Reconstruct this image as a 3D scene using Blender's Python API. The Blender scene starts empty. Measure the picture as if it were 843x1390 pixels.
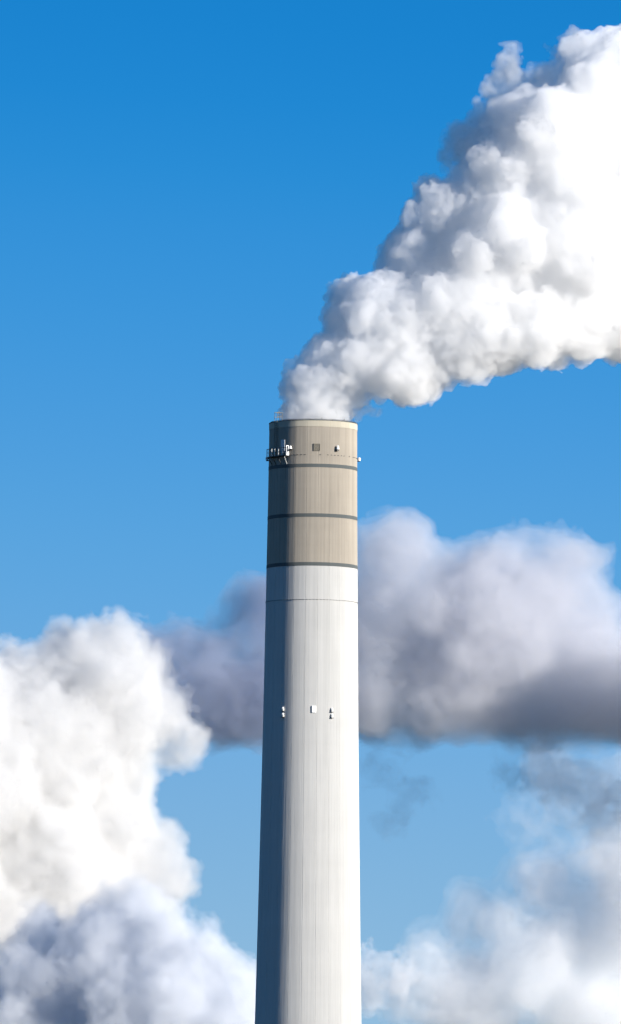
import bpy, bmesh, math, random
import numpy as np
from mathutils import Vector, Matrix

S = bpy.context.scene
COL = S.collection
R = math.radians

# ------------------------------------------------------------------ camera
PW, PH = 843.0, 1390.0
FPX = 14095.0                       # focal length in photograph pixels (very long lens)
PITCH, ROLL, CAM_H = 5.21, 0.5, 1.7
cam_data = bpy.data.cameras.new('camera')
cam = bpy.data.objects.new('camera', cam_data)
COL.objects.link(cam)
cam_data.sensor_fit = 'HORIZONTAL'
cam_data.sensor_width = 36.0
cam_data.lens = 36.0 * FPX / PW
cam_data.clip_start, cam_data.clip_end = 1.0, 200000.0
CAM_ROT = Matrix.Rotation(R(90 + PITCH), 3, 'X') @ Matrix.Rotation(R(ROLL), 3, 'Z')
cam.matrix_world = Matrix.Translation((0, 0, CAM_H)) @ CAM_ROT.to_4x4()
S.camera = cam


def at(px, py, dist):
    """The point seen at a photograph pixel, DIST metres away along the ground."""
    d = CAM_ROT @ Vector(((px - PW / 2) / FPX, (PH / 2 - py) / FPX, -1.0))
    return Vector((0, 0, CAM_H)) + d * (dist / d.y)


# ------------------------------------------------------------------ light
SUN_EL, SUN_AZ = 14.0, 57.0         # azimuth: degrees to the right of the way back to the camera
S.view_settings.view_transform = 'Standard'
S.view_settings.look = 'None'
S.view_settings.gamma = 1.0
S.view_settings.exposure = 0.8
to_sun = Vector((math.sin(R(SUN_AZ)) * math.cos(R(SUN_EL)), -math.cos(R(SUN_AZ)) * math.cos(R(SUN_EL)), math.sin(R(SUN_EL))))
sun_data = bpy.data.lights.new('sun', 'SUN')
sun_data.energy = 5.0
sun_data.angle = R(0.5)
sun_data.color = (1.0, 0.95, 0.88)
sun = bpy.data.objects.new('sun', sun_data)
COL.objects.link(sun)
sun.rotation_euler = to_sun.to_track_quat('Z', 'Y').to_euler()

world = bpy.data.worlds.new('World')
S.world = world
world.use_nodes = True
wt = world.node_tree
wt.nodes.clear()


def wnode(kind, **kw):
    n = wt.nodes.new(kind)
    for k, v in kw.items():
        setattr(n, k, v)
    return n


w_out = wnode('ShaderNodeOutputWorld')
w_bg = wnode('ShaderNodeBackground')
w_sky = wnode('ShaderNodeTexSky', sky_type='NISHITA', sun_disc=False)
w_sky.sun_elevation = R(SUN_EL)
w_sky.sun_rotation = R(180 - SUN_AZ)
w_sky.altitude = 0
w_sky.air_density = 1.0
w_sky.dust_density = 0.3
w_sky.ozone_density = 1.5
w_geo = wnode('ShaderNodeTexCoord')
w_map = wnode('ShaderNodeVectorMath', operation='MULTIPLY')
w_map.inputs[1].default_value = (1, 1, 5.0)      # the clear, deep sky starts low, as in the photograph
w_nrm = wnode('ShaderNodeVectorMath', operation='NORMALIZE')
# one grade over the whole dome, horizon to zenith: the polarised, saturated blue of the photograph
w_dn = wnode('ShaderNodeVectorMath', operation='SCALE')
w_dn.inputs['Scale'].default_value = 0.1075
w_crv = wnode('ShaderNodeRGBCurve')
GRADE = (((0.0, 0.0), (0.06, 0.004), (0.086, 0.011), (0.098, 0.034), (0.114, 0.072), (0.13, 0.112), (0.17, 0.198), (0.3, 0.36), (1.0, 1.0)),
         ((0.0, 0.0), (0.08, 0.10), (0.147, 0.231), (0.165, 0.283), (0.191, 0.337), (0.216, 0.381), (0.275, 0.440), (0.5, 0.6), (1.0, 1.0)),
         ((0.0, 0.0), (0.15, 0.33), (0.258, 0.665), (0.283, 0.708), (0.319, 0.733), (0.356, 0.74), (0.429, 0.725), (0.6, 0.76), (1.0, 1.0)))
for c_, pts in zip(w_crv.mapping.curves, GRADE):
    while len(c_.points) > 2:
        c_.points.remove(c_.points[1])
    c_.points[0].location, c_.points[-1].location = pts[0], pts[-1]
    for q_ in pts[1:-1]:
        c_.points.new(*q_)
w_crv.mapping.update()
w_up = wnode('ShaderNodeVectorMath', operation='SCALE')
w_up.inputs['Scale'].default_value = 10.0
wt.links.new(w_geo.outputs['Generated'], w_map.inputs[0])
wt.links.new(w_map.outputs[0], w_nrm.inputs[0])
wt.links.new(w_nrm.outputs[0], w_sky.inputs[0])
wt.links.new(w_sky.outputs[0], w_dn.inputs[0])
wt.links.new(w_dn.outputs[0], w_crv.inputs['Color'])
wt.links.new(w_crv.outputs[0], w_up.inputs[0])
wt.links.new(w_up.outputs[0], w_bg.inputs['Color'])
w_bg.inputs['Strength'].default_value = 0.0575
wt.links.new(w_bg.outputs[0], w_out.inputs[0])

S.cycles.use_adaptive_sampling = True
S.cycles.adaptive_threshold = 0.05
S.cycles.adaptive_min_samples = 16
S.cycles.use_denoising = True
S.cycles.max_bounces = 36
S.cycles.volume_bounces = 36
S.cycles.diffuse_bounces = 4
S.cycles.transparent_max_bounces = 48


# ------------------------------------------------------------------ helpers
def tag(o, label=None, cat=None, group=None, kind=None):
    for k, v in (('label', label), ('category', cat), ('group', group), ('kind', kind)):
        if v:
            o[k] = v
    return o


def link(name, me, material=None, parent=None, loc=None):
    o = bpy.data.objects.new(name, me)
    COL.objects.link(o)
    if material:
        me.materials.append(material)
    if parent:
        o.parent = parent
    if loc is not None:
        o.location = loc
    return o


def empty(name, loc):
    o = bpy.data.objects.new(name, None)
    COL.objects.link(o)
    o.location = loc
    return o


def arrays_to_mesh(name, verts, quads, tris=None, smooth=True):
    me = bpy.data.meshes.new(name)
    nt = 0 if tris is None else len(tris)
    nq = len(quads)
    me.vertices.add(len(verts))
    me.vertices.foreach_set('co', np.ascontiguousarray(verts, np.float32).ravel())
    loops = np.concatenate([quads.ravel(), tris.ravel()]) if nt else quads.ravel()
    me.loops.add(len(loops))
    me.loops.foreach_set('vertex_index', loops.astype(np.int32))
    me.polygons.add(nq + nt)
    starts = np.concatenate([np.arange(nq) * 4, nq * 4 + np.arange(nt) * 3]) if nt else np.arange(nq) * 4
    me.polygons.foreach_set('loop_start', starts.astype(np.int32))
    me.polygons.foreach_set('use_smooth', np.full(nq + nt, smooth))
    me.update(calc_edges=True)
    me.validate()
    return me


_TN = np.random.default_rng(77).uniform(-1, 1, (4, 64 * 64 * 64)).astype(np.float32)
_TP = np.random.default_rng(78).uniform(0, 1, (3, 32 * 32 * 32)).astype(np.float32)


def vnoise(p, seed=0):
    """Smooth value noise, -1..1, for an (n, 3) array."""
    p = p.astype(np.float32) + np.float32(7.3 * seed)
    f = np.floor(p)
    i = f.astype(np.int32)
    t = p - f
    t = t * t * t * (t * (t * 6 - 15) + 10)
    tab = _TN[seed % 4]
    X = [(i[:, 0] & 63) << 12, ((i[:, 0] + 1) & 63) << 12]
    Y = [(i[:, 1] & 63) << 6, ((i[:, 1] + 1) & 63) << 6]
    Z = [i[:, 2] & 63, (i[:, 2] + 1) & 63]
    tz, ty, tx = t[:, 2], t[:, 1], t[:, 0]
    pl = []
    for dx in (0, 1):
        ln = []
        for dy in (0, 1):
            b = X[dx] | Y[dy]
            v0 = tab[b | Z[0]]
            ln.append(v0 + (tab[b | Z[1]] - v0) * tz)
        pl.append(ln[0] + (ln[1] - ln[0]) * ty)
    return pl[0] + (pl[1] - pl[0]) * tx


def puffs(p, seed=0):
    """Rounded billows 0..1: one minus the squared distance to the nearest scattered point."""
    p = p.astype(np.float32) + np.float32(5.1 * seed)
    f = np.floor(p)
    i = f.astype(np.int32)
    t = p - f
    best = np.full(len(p), 1.0, np.float32)
    for dx in (-1, 0, 1):
        for dy in (-1, 0, 1):
            for dz in (-1, 0, 1):
                h = (((i[:, 0] + dx) & 31) << 10) | (((i[:, 1] + dy) & 31) << 5) | ((i[:, 2] + dz) & 31)
                a = _TP[0][h] + (dx - t[:, 0])
                d = a * a
                a = _TP[1][h] + (dy - t[:, 1])
                d += a * a
                a = _TP[2][h] + (dz - t[:, 2])
                d += a * a
                np.minimum(best, d, out=best)
    return 1 - best


def billow(rng, balls, kids=((18, 0.26, 0.46), (9, 0.28, 0.5)), outset=0.85, squash=1.0):
    """Cauliflower heads: every ball sprouts smaller ones over its surface, and those sprout again."""
    every = [tuple(b) for b in balls]
    gen = every
    for n, lo, hi in kids:
        nxt = []
        for (x, y, z, r) in gen:
            for _ in range(n):
                d = rng.normal(size=3)
                d /= np.linalg.norm(d)
                rr = r * rng.uniform(lo, hi)
                q = r * outset
                nxt.append((x + d[0] * q, y + d[1] * q * squash, z + d[2] * q, rr))
        every = every + nxt
        gen = nxt
    return np.array(every, np.float32)


def hull(balls, voxel, detail, blend=1.5, layers=(0.0,), floor=None):
    """Closed skins round all the BALLS (n, 4), one per inflation in LAYERS, roughened by DETAIL: (kind, size, height, seed) in metres.
    The roughness is worked into the distance field, so that no skin ever crosses itself."""
    import openvdb
    reach = sum(abs(h) for _k, _s, h, _d in detail) * 0.8 + max(layers) + 2 * voxel
    deep = reach
    pad = reach + 4 * voxel
    lo = (balls[:, :3] - balls[:, 3:]).min(0) - pad
    hi = (balls[:, :3] + balls[:, 3:]).max(0) + pad
    n = np.ceil((hi - lo) / voxel).astype(int) + 1
    F = np.full(n, reach, np.float32)
    ax = [(lo[k] + voxel * np.arange(n[k])).astype(np.float32) for k in range(3)]
    k_ = max(blend * voxel, 1e-6)
    for x, y, z, r in balls:
        s = []
        for k, c in enumerate((x, y, z)):
            a = max(0, int((c - r - reach - lo[k]) / voxel))
            b = min(n[k], int((c + r + reach - lo[k]) / voxel) + 2)
            s.append(slice(a, b))
        dx = (ax[0][s[0]] - x)[:, None, None]
        dy = (ax[1][s[1]] - y)[None, :, None]
        dz = (ax[2][s[2]] - z)[None, None, :]
        d = np.sqrt(dx * dx + dy * dy + dz * dz) - r
        blk = F[s[0], s[1], s[2]]
        h = np.clip(k_ - np.abs(blk - d), 0, None) / k_
        F[s[0], s[1], s[2]] = np.maximum(np.minimum(blk, d) - h * h * k_ * 0.25, -deep)
    if floor is not None:
        F = np.maximum(F, (floor - ax[2])[None, None, :] * np.ones((n[0], n[1], 1), np.float32))
    idx = np.nonzero((F < reach) & (F > -deep))
    p = np.stack([ax[k][idx[k]] for k in range(3)], 1)
    add = np.zeros(len(p), np.float32)
    for kind, size, height, seed in detail:
        if kind == 'puff':
            add += (0.5 - puffs(p / size, seed)) * height
        else:
            add += vnoise(p / size, seed) * height
    F[idx] += add
    out = []
    for infl in layers:
        g = openvdb.FloatGrid(background=float(reach))
        g.copyFromArray(np.ascontiguousarray(F - infl, dtype=np.float32))
        v, q = g.convertToQuads()
        v = np.asarray(v, np.float32) * voxel + lo.astype(np.float32)
        q = np.asarray(q, np.int64)
        t3 = np.cross(v[q[:, 2]] - v[q[:, 0]], v[q[:, 3]] - v[q[:, 1]])
        if np.einsum('ij,ij->i', t3, v[q].mean(1) - v.mean(0)).sum() < 0:
            q = q[:, ::-1]
        out.append((v, q))
    return out


def vapour_body(name, skins, materials):
    """One mesh of nested skins, each skin filled with a vapour of its own: thin outside, dense within."""
    vs, qs, mi, off = [], [], [], 0
    for k, (v, q) in enumerate(skins):
        vs.append(v)
        qs.append(q + off)
        mi.append(np.full(len(q), k, np.int32))
        off += len(v)
    origin = np.concatenate(vs).mean(0)
    me = arrays_to_mesh(name, np.concatenate(vs) - origin, np.concatenate(qs))
    for m in materials:
        me.materials.append(m)
    me.polygons.foreach_set('material_index', np.concatenate(mi))
    print(name, off)
    return link(name, me, loc=Vector([float(c) for c in origin]))


def vapour(name, density, color, aniso=0.0, skin=0.03):
    m = bpy.data.materials.new(name)
    m.use_nodes = True
    t = m.node_tree
    t.nodes.clear()
    out = t.nodes.new('ShaderNodeOutputMaterial')
    vol = t.nodes.new('ShaderNodeVolumePrincipled')
    vol.inputs['Color'].default_value = (*color, 1)
    vol.inputs['Density'].default_value = density
    vol.inputs['Anisotropy'].default_value = aniso
    t.links.new(vol.outputs[0], out.inputs['Volume'])
    mix = t.nodes.new('ShaderNodeMixShader')
    mix.inputs[0].default_value = skin
    tr = t.nodes.new('ShaderNodeBsdfTransparent')
    df = t.nodes.new('ShaderNodeBsdfDiffuse')
    df.inputs[0].default_value = (*color, 1)
    t.links.new(tr.outputs[0], mix.inputs[1])
    t.links.new(df.outputs[0], mix.inputs[2])
    t.links.new(mix.outputs[0], out.inputs['Surface'])
    return m


def px_balls(rows, dist):
    """(px, py, radius px, metres towards the back in px) -> balls in metres."""
    s = dist / FPX
    out = []
    for px, py, r, dep in rows:
        p = at(px, py, dist + dep * s)
        out.append((p.x, p.y, p.z, r * s))
    return out


# ------------------------------------------------------------------ ground
D0 = 1500.0
s0 = D0 / FPX                        # metres per photograph pixel at the chimney


def surface_material(name, color, rough=0.85, streak=0.0, mottle=0.0, bump=0.0, metallic=0.0, scale=1.0):
    m = bpy.data.materials.new(name)
    m.use_nodes = True
    t = m.node_tree
    b = t.nodes['Principled BSDF']
    b.inputs['Roughness'].default_value = rough
    b.inputs['Metallic'].default_value = metallic
    b.inputs['Diffuse Roughness'].default_value = 0.8 if rough > 0.7 else 0.3
    b.inputs['Specular IOR Level'].default_value = 0.2 if rough > 0.7 else 0.5
    b.inputs['Base Color'].default_value = (*color, 1)
    if not (streak or mottle or bump):
        return m
    tc = t.nodes.new('ShaderNodeTexCoord')

    def noise(sx, sz, detail, rough_=0.6):
        mp = t.nodes.new('ShaderNodeMapping')
        mp.inputs['Scale'].default_value = (sx * scale, sx * scale, sz * scale)
        n = t.nodes.new('ShaderNodeTexNoise')
        n.inputs['Scale'].default_value = 1.0
        n.inputs['Detail'].default_value = detail
        n.inputs['Roughness'].default_value = rough_
        t.links.new(tc.outputs['Object'], mp.inputs[0])
        t.links.new(mp.outputs[0], n.inputs[0])
        return n.outputs['Fac']

    def mrange(sock, lo, hi, a=0.3, c=0.7):
        r = t.nodes.new('ShaderNodeMapRange')
        r.inputs['From Min'].default_value, r.inputs['From Max'].default_value = a, c
        r.inputs['To Min'].default_value, r.inputs['To Max'].default_value = lo, hi
        t.links.new(sock, r.inputs[0])
        return r.outputs[0]

    def mul(x, y):
        n = t.nodes.new('ShaderNodeMath')
        n.operation = 'MULTIPLY'
        t.links.new(x, n.inputs[0])
        t.links.new(y, n.inputs[1])
        return n.outputs[0]

    st = noise(2.2, 0.012, 5)
    f = mul(mrange(st, 1 - streak, 1 + streak), mrange(noise(0.5, 0.12, 6), 1 - mottle, 1 + mottle))
    if streak:
        f = mul(f, mrange(noise(5.0, 0.05, 3, 0.7), 1 - 1.2 * streak, 1.0, 0.25, 0.5))        # thin run-off streaks
        f = mul(f, mrange(noise(0.05, 0.4, 4, 0.6), 1 - 0.4 * streak, 1 + 0.4 * streak))      # pour lifts
    mixc = t.nodes.new('ShaderNodeVectorMath')
    mixc.operation = 'SCALE'
    mixc.inputs[0].default_value = color
    t.links.new(f, mixc.inputs['Scale'])
    t.links.new(mixc.outputs[0], b.inputs['Base Color'])
    if bump:
        bp = t.nodes.new('ShaderNodeBump')
        bp.inputs['Strength'].default_value = 1.0
        bp.inputs['Distance'].default_value = bump
        t.links.new(noise(3.0, 0.02, 4), bp.inputs['Height'])
        t.links.new(bp.outputs[0], b.inputs['Normal'])
    return m


gm = bpy.data.meshes.new('ground')
bm = bmesh.new()
G = [-60000, -20000, -6000, -2000, -500, 0, 500, 1000, 1500, 2000, 3000, 6000, 12000, 24000, 60000]
gv = [[bm.verts.new((x, y, 0)) for x in G] for y in G]
for i in range(len(G) - 1):
    for j in range(len(G) - 1):
        bm.faces.new((gv[i][j], gv[i][j + 1], gv[i + 1][j + 1], gv[i + 1][j]))
bm.to_mesh(gm)
bm.free()
tag(link('ground', gm, surface_material('winter_grass', (0.03, 0.036, 0.03), 0.95, 0, 0.35, 0, 0, 0.02)), kind='structure')

# ------------------------------------------------------------------ chimney
CX = at(425.3, 575.5, D0)
AX, AY, ZTOP = CX.x, CX.y, CX.z
SIN_EL = math.sin(math.atan2(ZTOP, D0))


def zrow(y):
    return ZTOP - (y - 575.5) * s0 / math.cos(R(5.4))


Y_R = [(560, 59.7), (575.5, 59.9), (680, 60.9), (768, 62.1), (900, 63.9), (1000, 65.3), (1100, 67.0), (1200, 68.8), (1295, 70.6), (1500, 74.8), (1990, 86.0)]


def rad_row(y):
    for (a, ra), (b, rb) in zip(Y_R, Y_R[1:]):
        if y <= b:
            return s0 * (ra + (rb - ra) * (y - a) / (b - a))
    return s0 * Y_R[-1][1]


def row_of_z(z):
    return 575.5 + (ZTOP - z) * math.cos(R(5.4)) / s0


def rad(z):
    return rad_row(row_of_z(z))


chimney = tag(empty('chimney', (AX, AY, 0)), 'tall round concrete power station chimney, white shaft below a beige top with dark bands', 'chimney')
SEG = 24                             # formwork panels round the shaft
SUB = 8
PH0 = R(-8.0)


def facet(th):
    """Radius factor: panels a little flatter than a true circle, with a fine groove at each joint."""
    w = 2 * math.pi / SEG
    a = ((th - PH0) / w) % 1.0 - 0.5
    flat = math.cos(w / 2) / math.cos(a * w)
    return 1 + 0.28 * (flat - 1)


def shell(name, z0, z1, material, dr=0.0, inner=None, nz=1, groove=0.03, parent=chimney):
    """A ring of the shaft between two heights, grooved at the panel joints; INNER is the wall thickness of an open tube."""
    vs, qs = [], []
    angs = []
    w = 2 * math.pi / SEG
    for k in range(SEG):
        t0 = PH0 + k * w
        g = 0.04 / 6.4
        angs += [(t0 - g, 0), (t0, -groove), (t0 + g, 0)] + [(t0 + w * i / SUB, 0) for i in range(1, SUB)]
    n = len(angs)
    rows = [(z0 + (z1 - z0) * i / nz, dr, groove) for i in range(nz + 1)]
    for z, d, _ in rows:
        for th, gr in angs:
            r = rad(z) * facet(th) + d + gr
            vs.append((math.sin(th) * r, -math.cos(th) * r, z))
    nr = len(rows)
    if inner is not None:
        for z in (z1, z0):
            for th, gr in angs:
                r = rad(z1) - inner
                vs.append((math.sin(th) * r, -math.cos(th) * r, z))
        nr += 2
    loop = nr if inner is not None else nr - 1
    for i in range(loop):
        a, b = i * n, ((i + 1) % nr) * n
        for j in range(n):
            k = (j + 1) % n
            qs.append((a + j, a + k, b + k, b + j))
    me = bpy.data.meshes.new(name)
    me.from_pydata(vs, [], qs)
    for p in me.polygons:
        p.use_smooth = False
    me.update()
    return link(name, me, material, parent)


M_WHITE = surface_material('white_concrete', (0.50, 0.497, 0.482), 0.9, 0.045, 0.03, 0.03)
M_BEIGE = surface_material('beige_concrete', (0.345, 0.31, 0.26), 0.9, 0.09, 0.05, 0.03)
M_RIM = surface_material('cream_rim', (0.47, 0.435, 0.355), 0.8, 0.04, 0.04)
M_BAND = surface_material('grey_band', (0.10, 0.112, 0.112), 0.8, 0.05, 0.05)
M_DARK = surface_material('dark_steel', (0.03, 0.03, 0.032), 0.6)
M_GALV = surface_material('galvanised_steel', (0.45, 0.45, 0.43), 0.5)
M_LAMP = surface_material('white_lamp_housing', (0.8, 0.8, 0.78), 0.4)
M_VENT = surface_material('vent_grey', (0.16, 0.145, 0.115), 0.7)
M_PATCH = surface_material('door_grey', (0.5, 0.52, 0.54), 0.6)
M_SOOT = surface_material('dark_flue', (0.05, 0.05, 0.05), 0.95)

shell('white_shaft', 0.0, zrow(773.5), M_WHITE, nz=60)
shell('beige_shaft', zrow(773.5), zrow(584.5), M_BEIGE, dr=0.006, nz=20, inner=0.5)
for ya, yb in ((635.3, 640.0), (702.8, 707.6), (769.0, 773.8)):
    shell('dark_band', zrow(yb), zrow(ya), M_BAND, dr=0.03, groove=0.015)
shell('rim_cap', zrow(584.6), zrow(576.2), M_RIM, dr=0.05, inner=0.55)
shell('rim_flange', zrow(576.4), zrow(575.4), M_BAND, dr=0.08, inner=0.6, groove=0)


def surf(px, py, out=0.0):
    """The point on the shaft's near side seen at a pixel, in the chimney's own frame: (point, angle)."""
    yc = py + 6.0
    for _ in range(4):
        r = rad_row(yc) / s0
        cx = 425.3 - (yc - 575.5) * math.tan(R(ROLL))
        th = math.asin(max(-1, min(1, (px - cx) / r)))
        yc = py + r * SIN_EL * math.cos(th) + (px - cx) * math.sin(R(ROLL))
    z = zrow(yc)
    r = rad(z) + out
    return Vector((math.sin(th) * r, -math.cos(th) * r, z)), th


def box_into(bm, c, th, w, d, h, tilt=0.0):
    """A box centred at C, W wide along the shaft, D deep outwards, H high, turned to face angle TH."""
    m = Matrix.Translation(c) @ Matrix.Rotation(th, 4, 'Z') @ Matrix.Rotation(tilt, 4, 'X') @ Matrix.Diagonal((w, d, h, 1))
    bmesh.ops.create_cube(bm, size=1, matrix=m)


def bar_into(bm, a, b, r, seg=6):
    d = b - a
    m = Matrix.Translation((a + b) / 2) @ d.to_track_quat('Z', 'Y').to_matrix().to_4x4()
    bmesh.ops.create_cone(bm, cap_ends=True, segments=seg, radius1=r, radius2=r, depth=d.length, matrix=m)


def part(name, bm, material, parent=chimney, bevel=0.0):
    if bevel:
        bmesh.ops.bevel(bm, geom=bm.edges[:], offset=bevel, segments=1, affect='EDGES')
    me = bpy.data.meshes.new(name)
    bm.to_mesh(me)
    bm.free()
    return link(name, me, material, parent)


# rings of small anchor plates
def anchor_ring(y, n, material, skip, w=0.22, h=0.07):
    bm = bmesh.new()
    z = zrow(y)
    rg = random.Random(int(y))
    for k in range(n):
        th = PH0 + (k + 0.5) * 2 * math.pi / n
        if rg.random() < skip:
            continue
        r = rad(z) * facet(th)
        box_into(bm, Vector((math.sin(th) * r, -math.cos(th) * r, z)), th, w, 0.16, h)
    o = part('anchor_ring', bm, material)
    o['kind'] = 'stuff'
    return o


anchor_ring(623.0, 72, M_DARK, 0.2)
anchor_ring(819.6, 84, M_DARK, 0.1)

# vent hatch with louvres
c, th = surf(430.0, 607.0)
bm = bmesh.new()
for dx in (-0.44, 0.44):
    box_into(bm, c + Vector((math.cos(th) * dx, math.sin(th) * dx, 0)), th, 0.06, 0.2, 1.06)
for dz in (-0.5, 0.5):
    box_into(bm, c + Vector((0, 0, dz)), th, 0.82, 0.2, 0.06)
vent = part('vent', bm, M_VENT)
for k in range(6):
    bm = bmesh.new()
    box_into(bm, c + Vector((0, 0, -0.4 + 0.16 * k)), th, 0.8, 0.12, 0.13, R(-25))
    part('louvre', bm, M_VENT, vent)

# upright railings and lightning rods on the rim
for px in (437.0, 468.0, 406.0, 452.0, 421.0):
    th = math.asin((px - 425.3) / 59.9)
    r = rad(ZTOP) - 0.1
    p = Vector((math.sin(th) * r, -math.cos(th) * r, ZTOP))
    bm = bmesh.new()
    tall = 0.32 if px in (437.0, 468.0) else 0.1
    bar_into(bm, p - Vector((0, 0, 0.6)), p + Vector((0, 0, tall)), 0.05)
    part('lightning_rod', bm, M_DARK)
bm = bmesh.new()
prev = None
for k in range(97):
    th = 2 * math.pi * k / 96
    r = rad(ZTOP) - 0.1
    p = Vector((math.sin(th) * r, -math.cos(th) * r, ZTOP + 0.1))
    if prev is not None:
        bar_into(bm, prev, p, 0.035, 5)
    prev = p
part('rim_cable', bm, M_DARK)

# ladder from the platform up over the rim
th = math.asin((376.5 - 425.3) / 59.9)
rt = Vector((math.cos(th), math.sin(th), 0))
nr = Vector((math.sin(th), -math.cos(th), 0))
bm = bmesh.new()
zt = ZTOP + 1.25
r = rad(ZTOP) + 0.28
for sgn in (-1, 1):
    a = nr * r + rt * (0.3 * sgn)
    bar_into(bm, a + Vector((0, 0, zrow(622))), a + Vector((0, 0, zt)), 0.04)
    b = a - nr * 0.9 + Vector((0, 0, zt))
    bar_into(bm, a + Vector((0, 0, zt)), b, 0.05)
    bar_into(bm, b, b - Vector((0, 0, 1.2)), 0.05)
    bar_into(bm, a + Vector((0, 0, ZTOP + 0.6)), a - nr * 0.9 + Vector((0, 0, ZTOP + 0.6)), 0.04)
ladder = part('ladder', bm, M_VENT)
z = zrow(621)
bm = bmesh.new()
while z < ZTOP + 0.2:
    a = nr * r + Vector((0, 0, z))
    bar_into(bm, a - rt * 0.3, a + rt * 0.3, 0.03, 5)
    z += 0.3
part('rungs', bm, M_VENT, ladder)['kind'] = 'stuff'

# platform with its railing on the shaded side
ZF = zrow(624.0)
RP = rad(ZF)
TH_A, TH_B = R(-70), R(-33)
bm = bmesh.new()
N = 14
for k in range(N):
    ta = TH_A + (TH_B - TH_A) * (k + 0.5) / N
    c = Vector((math.sin(ta), -math.cos(ta), 0)) * (RP + 0.36) + Vector((0, 0, ZF))
    box_into(bm, c, ta, (RP + 0.72) * (TH_B - TH_A) / N * 0.99, 0.72, 0.12)
platform = part('platform', bm, M_DARK)
posts = 7
tops = []
for k in range(posts):
    ta = TH_A + (TH_B - TH_A) * k / (posts - 1)
    d = Vector((math.sin(ta), -math.cos(ta), 0)) * (RP + 0.68)
    bm = bmesh.new()
    box_into(bm, d + Vector((0, 0, ZF + 0.63)), ta, 0.17, 0.08, 1.12)
    part('railing_post', bm, M_GALV, platform)
    tops.append((ta, d))
for hz, rr in ((1.17, 0.045), (0.62, 0.035)):
    bm = bmesh.new()
    for (t0, d0), (t1, d1) in zip(tops, tops[1:]):
        bar_into(bm, d0 + Vector((0, 0, ZF + hz)), d1 + Vector((0, 0, ZF + hz)), rr)
    part('handrail', bm, M_DARK, platform)
for ta in (R(-66), R(-56), R(-46), R(-36)):
    bm = bmesh.new()
    d = Vector((math.sin(ta), -math.cos(ta), 0))
    bar_into(bm, d * (RP + 0.64) + Vector((0, 0, ZF - 0.1)), d * (RP - 0.05) + Vector((0, 0, ZF - 1.25)), 0.06)
    bar_into(bm, d * (RP + 0.64) + Vector((0, 0, ZF - 0.1)), d * (RP - 0.05) + Vector((0, 0, ZF - 0.1)), 0.05)
    part('bracket', bm, M_GALV if ta == R(-36) else M_DARK, platform)
# the sunlit end of the railing: a barred gate, with a kick plate
d = Vector((math.sin(TH_B), -math.cos(TH_B), 0))
bm = bmesh.new()
for q in (0.1, 0.68):
    bar_into(bm, d * (RP + q) + Vector((0, 0, ZF + 0.05)), d * (RP + q) + Vector((0, 0, ZF + 1.45)), 0.07)
for hz in (0.5, 0.95, 1.42):
    bar_into(bm, d * (RP + 0.1) + Vector((0, 0, ZF + hz)), d * (RP + 0.68) + Vector((0, 0, ZF + hz)), 0.06)
box_into(bm, d * (RP + 0.4) + Vector((0, 0, ZF + 0.22)), TH_B, 0.08, 0.6, 0.36)
part('gate', bm, M_LAMP, platform)
c, th = surf(384.0, 606.5)
bm = bmesh.new()
box_into(bm, c, th, 0.8, 0.14, 1.9)
part('access_door', bm, M_PATCH, bevel=0.02)


def lamp(px, py, w, h, body=M_LAMP, arm=True):
    c, th = surf(px, py, 0.35)
    n = Vector((math.sin(th), -math.cos(th), 0))
    bm = bmesh.new()
    bmesh.ops.create_cone(bm, cap_ends=True, segments=12, radius1=w * 0.5, radius2=w * 0.36, depth=h * 0.6, matrix=Matrix.Translation(c + Vector((0, 0, h * 0.2))))
    bmesh.ops.create_uvsphere(bm, u_segments=12, v_segments=6, radius=w * 0.36, matrix=Matrix.Translation(c + Vector((0, 0, h * 0.48))))
    o = part('warning_lamp', bm, body)
    bm = bmesh.new()
    box_into(bm, c - n * 0.18 + Vector((0, 0, -h * 0.25)), th, w * 0.8, 0.5, h * 0.35)
    part('lamp_bracket', bm, M_DARK, o)
    return o


lamp(395.8, 609.5, 0.42, 0.55)
lamp(456.8, 609.0, 0.42, 0.75)
for ang, y in ((R(-96), 623.5), (R(93), 623.5), (R(180), 623.5)):
    r = rad(zrow(y)) + 0.3
    c = Vector((math.sin(ang) * r, -math.cos(ang) * r, zrow(y)))
    bm = bmesh.new()
    bmesh.ops.create_uvsphere(bm, u_segments=12, v_segments=8, radius=0.22, matrix=Matrix.Translation(c + Vector((0, 0, 0.12))))
    bmesh.ops.create_cone(bm, cap_ends=True, segments=12, radius1=0.2, radius2=0.2, depth=0.3, matrix=Matrix.Translation(c))
    o = part('warning_lamp', bm, M_LAMP)
    bm = bmesh.new()
    box_into(bm, Vector((math.sin(ang) * (r - 0.15), -math.cos(ang) * (r - 0.15), zrow(y) - 0.2)), ang, 0.3, 0.5, 0.14)
    part('lamp_bracket', bm, M_DARK, o)

# boxes half-way down the white shaft
c, th = surf(426.0, 962.0)
bm = bmesh.new()
box_into(bm, c, th, 0.62, 0.3, 1.0)
part('junction_box', bm, M_LAMP, bevel=0.03)
for px in (384.6, 450.0):
    for py in (963.8, 971.8):
        c, th = surf(px, py, 0.12)
        bm = bmesh.new()
        box_into(bm, c, th, 0.34, 0.4, 0.34)
        o = part('obstruction_light', bm, M_GALV, bevel=0.04)
        bm = bmesh.new()
        bmesh.ops.create_uvsphere(bm, u_segments=10, v_segments=6, radius=0.17, matrix=Matrix.Translation(c + Vector((0, 0, 0.26))))
        part('lens', bm, M_LAMP, o)
        bm = bmesh.new()
        box_into(bm, c - Vector((0, 0, 0.2)), th, 0.4, 0.44, 0.06)
        part('mounting_plate', bm, M_DARK, o)

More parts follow.
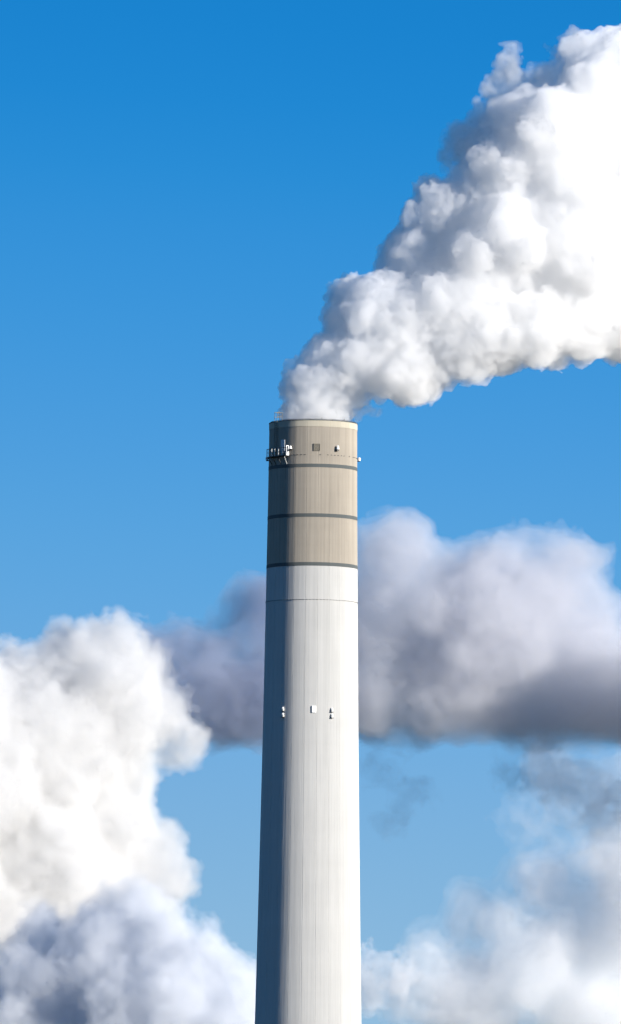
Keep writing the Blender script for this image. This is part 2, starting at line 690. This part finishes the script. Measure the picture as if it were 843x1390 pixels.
# ------------------------------------------------------------------ steam plume
rng = np.random.default_rng(4)
PLUME = [
    (428, 562, 42, 0), (420, 528, 36, 8), (450, 495, 46, 0), (455, 520, 44, -8), (488, 440, 50, 22), (482, 410, 38, 22),
    (520, 425, 60, -6), (510, 490, 50, -22), (560, 500, 54, -26), (565, 440, 72, -6), (574, 352, 60, 32), (600, 380, 66, 24),
    (622, 302, 66, 18), (655, 360, 80, 4), (640, 420, 82, -10), (622, 470, 50, -34), (675, 455, 58, -28), (735, 440, 58, -34),
    (800, 430, 60, -16), (860, 430, 68, 14), (700, 330, 96, 0), (690, 245, 72, 8), (780, 330, 110, 6), (768, 210, 100, 6),
    (832, 130, 82, 18), (880, 115, 92, 40), (890, 250, 130, 50), (960, 340, 130, 90), (950, 180, 130, 90), (1010, 280, 110, 130),
]
pb = px_balls([(x, y, r * 0.94, d) for x, y, r, d in PLUME], D0)
pl_balls = billow(rng, pb, ((26, 0.2, 0.42), (10, 0.28, 0.5)))
mouth = []                           # the tight, fine turbulence where the steam leaves the flue
for k in range(90):
    a, y = rng.uniform(-1.5, 1.5), rng.uniform(500, 568)
    q = 40 + (568 - y) * 0.05
    mouth.append((430 + (568 - y) * 0.12 + q * math.sin(a), y, rng.uniform(5, 11), -q * math.cos(a)))
pl_balls = np.concatenate([pl_balls, billow(rng, px_balls(mouth, D0), ((8, 0.35, 0.6),))])
skins = hull(pl_balls, 1.55 * s0, [('puff', 15 * s0, 5 * s0, 3), ('noise', 8 * s0, 2.5 * s0, 5), ('puff', 6.5 * s0, 3.2 * s0, 9), ('noise', 4 * s0, 1.8 * s0, 6)], layers=(0.0,))
plume = vapour_body('steam_plume', skins, [vapour('steam', 0.42, (0.976, 0.976, 0.976), 0.0)])
THIN = [(640, 190, 28, 40), (625, 205, 20, 44), (660, 175, 30, 36), (690, 190, 30, 40), (688, 108, 18, 40), (690, 88, 16, 42), (672, 130, 15, 44), (690, 140, 20, 40), (712, 118, 20, 40),
        (740, 100, 16, 38), (735, 120, 26, 36), (765, 70, 16, 40), (770, 90, 22, 36), (780, 55, 12, 40), (720, 160, 40, 30)]
thin = hull(billow(rng, px_balls(THIN, D0), ((14, 0.3, 0.5), (6, 0.3, 0.5))), 2.0 * s0, [('noise', 20 * s0, 8 * s0, 1), ('noise', 10 * s0, 6 * s0, 2), ('noise', 5 * s0, 4 * s0, 3)], 2.0, (2.5 * s0, -2.5 * s0))
thin = vapour_body('thin_steam', thin, [vapour('thin_vapour', d, (0.99, 0.99, 0.99), 0.5) for d in (0.16, 0.3)])
wisp = hull(billow(rng, px_balls([(490, 557, 7, -8), (499, 556, 6, -6), (507, 558, 5, -8), (514, 560, 4, -4), (484, 563, 7, -6)], D0), ((12, 0.3, 0.6),)), 1.0 * s0,
            [('noise', 8 * s0, 2.5 * s0, 1), ('noise', 4 * s0, 1.5 * s0, 2)], 2.0, (1.0 * s0, -1.0 * s0))
wisp = vapour_body('thin_steam', wisp, [vapour('thin_vapour', d, (0.99, 0.99, 0.99), 0.0) for d in (0.12, 0.2)])
for o in (thin, wisp):
    o.location = o.location - plume.location
    o.parent = plume
tag(plume, 'thick white steam plume billowing right from the mouth of the chimney', 'steam plume', kind='thing')

# ------------------------------------------------------------------ clouds


def cloud(name, label, rows, dist, depth_px, color, layers_px, voxel_px, detail_px, kids=((14, 0.28, 0.5), (7, 0.3, 0.5)), seed=1, group=None, floor=None, aniso=0.0, blend=2.0):
    s = dist / FPX
    g = np.random.default_rng(seed)
    rows = [(*b[:3], g.uniform(-1, 1) * depth_px + (b[3] if len(b) > 3 else 0)) for b in rows]
    b = billow(g, px_balls(rows, dist), kids)
    skins = hull(b, voxel_px * s, [(k, a * s, h * s, sd) for k, a, h, sd in detail_px], blend, [i * s for i, _ in layers_px],
                 None if floor is None else at(421, floor, dist).z)
    o = vapour_body(name, skins, [vapour('cloud_vapour', d / s, color, aniso, 0.01) for _, d in layers_px])
    return tag(o, label, 'cloud', group, 'thing')


SOFT = [('noise', 34, 10, 2), ('puff', 14, 5, 5), ('noise', 14, 6, 3), ('noise', 7, 4, 7)]
FLUFF = [('noise', 80, 24, 1), ('noise', 36, 11, 2), ('noise', 17, 7, 3), ('noise', 9, 5, 4)]
TORN = [('noise', 40, 12, 2), ('noise', 18, 8, 1), ('puff', 14, 4, 5), ('noise', 9, 6, 3), ('noise', 5.5, 4, 0)]
RAG = [('noise', 24, 13, 2), ('noise', 12, 10, 3), ('noise', 6, 7, 4)]
GROUP = 'clouds behind the chimney'
cloud('cumulus_cloud', 'brilliant white towering cumulus cloud left of the chimney', [
    (100, 900, 52), (150, 892, 46), (40, 935, 62, -50), (190, 910, 32), (130, 970, 92), (212, 970, 32), (238, 1002, 26), (30, 1040, 115, -40), (90, 1190, 90, -25), (150, 1055, 58),
    (110, 1140, 104), (198, 1168, 46), (222, 1196, 36), (5, 1180, 150, -25), (40, 1180, 118, -90), (100, 1290, 125), (180, 1280, 66), (-80, 1050, 150, -110), (0, 1390, 150), (-90, 1250, 150, -100), (120, 1400, 120)],
    9000, 22, (0.868, 0.868, 0.868), [(6, 0.008), (0, 0.012), (-7, 0.016)], 2.6, TORN, kids=((18, 0.15, 0.36),), blend=8.0, seed=3, group=GROUP)
cloud('cumulus_cloud', 'low grey cumulus head in front of the white cloud at the bottom left', [
    (60, 1272, 38, 60), (110, 1278, 36, 44), (165, 1242, 34, 20), (200, 1237, 34, 0), (230, 1272, 38, -20), (280, 1312, 36, -40), (150, 1322, 76, 30), (60, 1340, 76, 60), (240, 1350, 76, -20),
    (315, 1345, 40, -50), (40, 1420, 90, 60), (200, 1420, 100), (320, 1420, 70, -50)],
    6000, 6, (0.885, 0.9, 0.925), [(6, 0.01), (0, 0.012), (-6, 0.012)], 2.2, SOFT, kids=((16, 0.15, 0.36),), blend=9.0, seed=5, group=GROUP)
cloud('cumulus_cloud', 'broad flat based lilac grey cloud crossing behind the chimney', [
    (515, 768, 44), (545, 775, 36), (530, 800, 56), (500, 850, 70), (612, 806, 38), (650, 795, 58), (690, 786, 62), (738, 806, 54), (778, 828, 50), (812, 862, 46), (600, 880, 90), (700, 890, 105), (795, 930, 85),
    (880, 945, 92, 25), (520, 935, 68), (600, 950, 72), (680, 950, 76), (760, 950, 76), (840, 950, 76), (450, 890, 62, 30), (950, 955, 92, 30), (1030, 940, 98, 35), (1100, 940, 95, 30), (1190, 930, 100, 30), (1280, 930, 95, 30),  # far-right balls: unseen extension of the cloud, added to shade wisps and base
    (520, 860, 70, -20), (580, 900, 80, 20), *[(890 + 28 * k, 874 + 6 * math.sin(k), 13, -262) for k in range(15)]],  # row of small balls: unseen strand added to cast shade on the base
    5000, 10, (0.81, 0.815, 0.85), [(8, 0.005), (0, 0.007), (-12, 0.008)], 3.2, FLUFF, kids=((12, 0.15, 0.33),), blend=12.0, seed=8, group=GROUP, floor=1000)
cloud('cumulus_cloud', 'dark blue grey cloud filling the gap between the white cumulus and the chimney', [
    (440, 890, 60), (390, 915, 60), (330, 905, 46), (285, 912, 48), (245, 900, 36), (300, 950, 40), (355, 850, 34), (350, 960, 36), (220, 890, 22), (375, 820, 26)],
    9700, 10, (0.52, 0.56, 0.68), [(8, 0.006), (0, 0.008), (-10, 0.008)], 3.0, FLUFF, kids=((12, 0.15, 0.33),), blend=14.0, seed=21, group=GROUP, floor=1000)
cloud('cumulus_cloud', 'pale thin hazy cloud low on the right of the chimney', [
    (600, 1310, 40), (660, 1250, 40), (740, 1200, 50), (830, 1190, 50), (720, 1300, 80), (820, 1290, 90), (570, 1345, 46), (900, 1200, 90), (650, 1380, 80), (800, 1380, 90)],
    12000, 40, (0.97, 0.97, 0.97), [(12, 0.002), (0, 0.004), (-14, 0.008)], 3.2, FLUFF, kids=((12, 0.25, 0.45),), blend=6.0, seed=11, group=GROUP)
cloud('cumulus_cloud', 'faint veil of cloud under the flat based cloud near the right edge', [
    (720, 1120, 26), (770, 1090, 36), (830, 1060, 40), (860, 1110, 50), (800, 1140, 30), (760, 1040, 22), (900, 1060, 60)],
    12500, 30, (0.97, 0.97, 0.97), [(12, 0.0015), (0, 0.003)], 3.2, FLUFF, kids=((12, 0.25, 0.45),), blend=6.0, seed=12, group=GROUP)
cloud('cloud_wisp', 'ragged grey cloud wisp just under the flat based cloud at the right', [
    (692, 1050, 14), (715, 1045, 20), (745, 1052, 27), (775, 1062, 25), (800, 1070, 20), (822, 1078, 15), (730, 1035, 18), (845, 1085, 14), (760, 1035, 16)],
    5075, 10, (0.90, 0.91, 0.93), [(6, 0.003), (0, 0.006)], 1.8, RAG, seed=13, group='small cloud wisps')
cloud('cloud_wisp', 'ragged grey cloud wisp low at the right edge of the picture', [
    (825, 1125, 24), (845, 1150, 34), (815, 1160, 18), (860, 1180, 34), (802, 1110, 12), (880, 1130, 34), (835, 1095, 14)],
    5075, 10, (0.90, 0.91, 0.93), [(6, 0.003), (0, 0.006)], 1.8, RAG, seed=14, group='small cloud wisps')
cloud('cloud_wisp', 'faint grey cloud wisp drifting close to the right of the white shaft', [
    (505, 1035, 11), (520, 1045, 11), (540, 1060, 9), (560, 1075, 11), (575, 1080, 7), (545, 1100, 9), (530, 1115, 9), (520, 1125, 6)],
    5075, 8, (0.90, 0.91, 0.93), [(6, 0.0018), (0, 0.003)], 1.8, RAG, seed=15, group='small cloud wisps')
cloud('cloud_wisp', 'small white cloud top at the foot of the white shaft', [
    (500, 1305, 14), (520, 1312, 14), (480, 1312, 16), (540, 1330, 20), (500, 1335, 26)],
    8000, 8, (0.98, 0.98, 0.985), [(4, 0.008), (0, 0.012)], 1.8, RAG, seed=16, group='small cloud wisps')
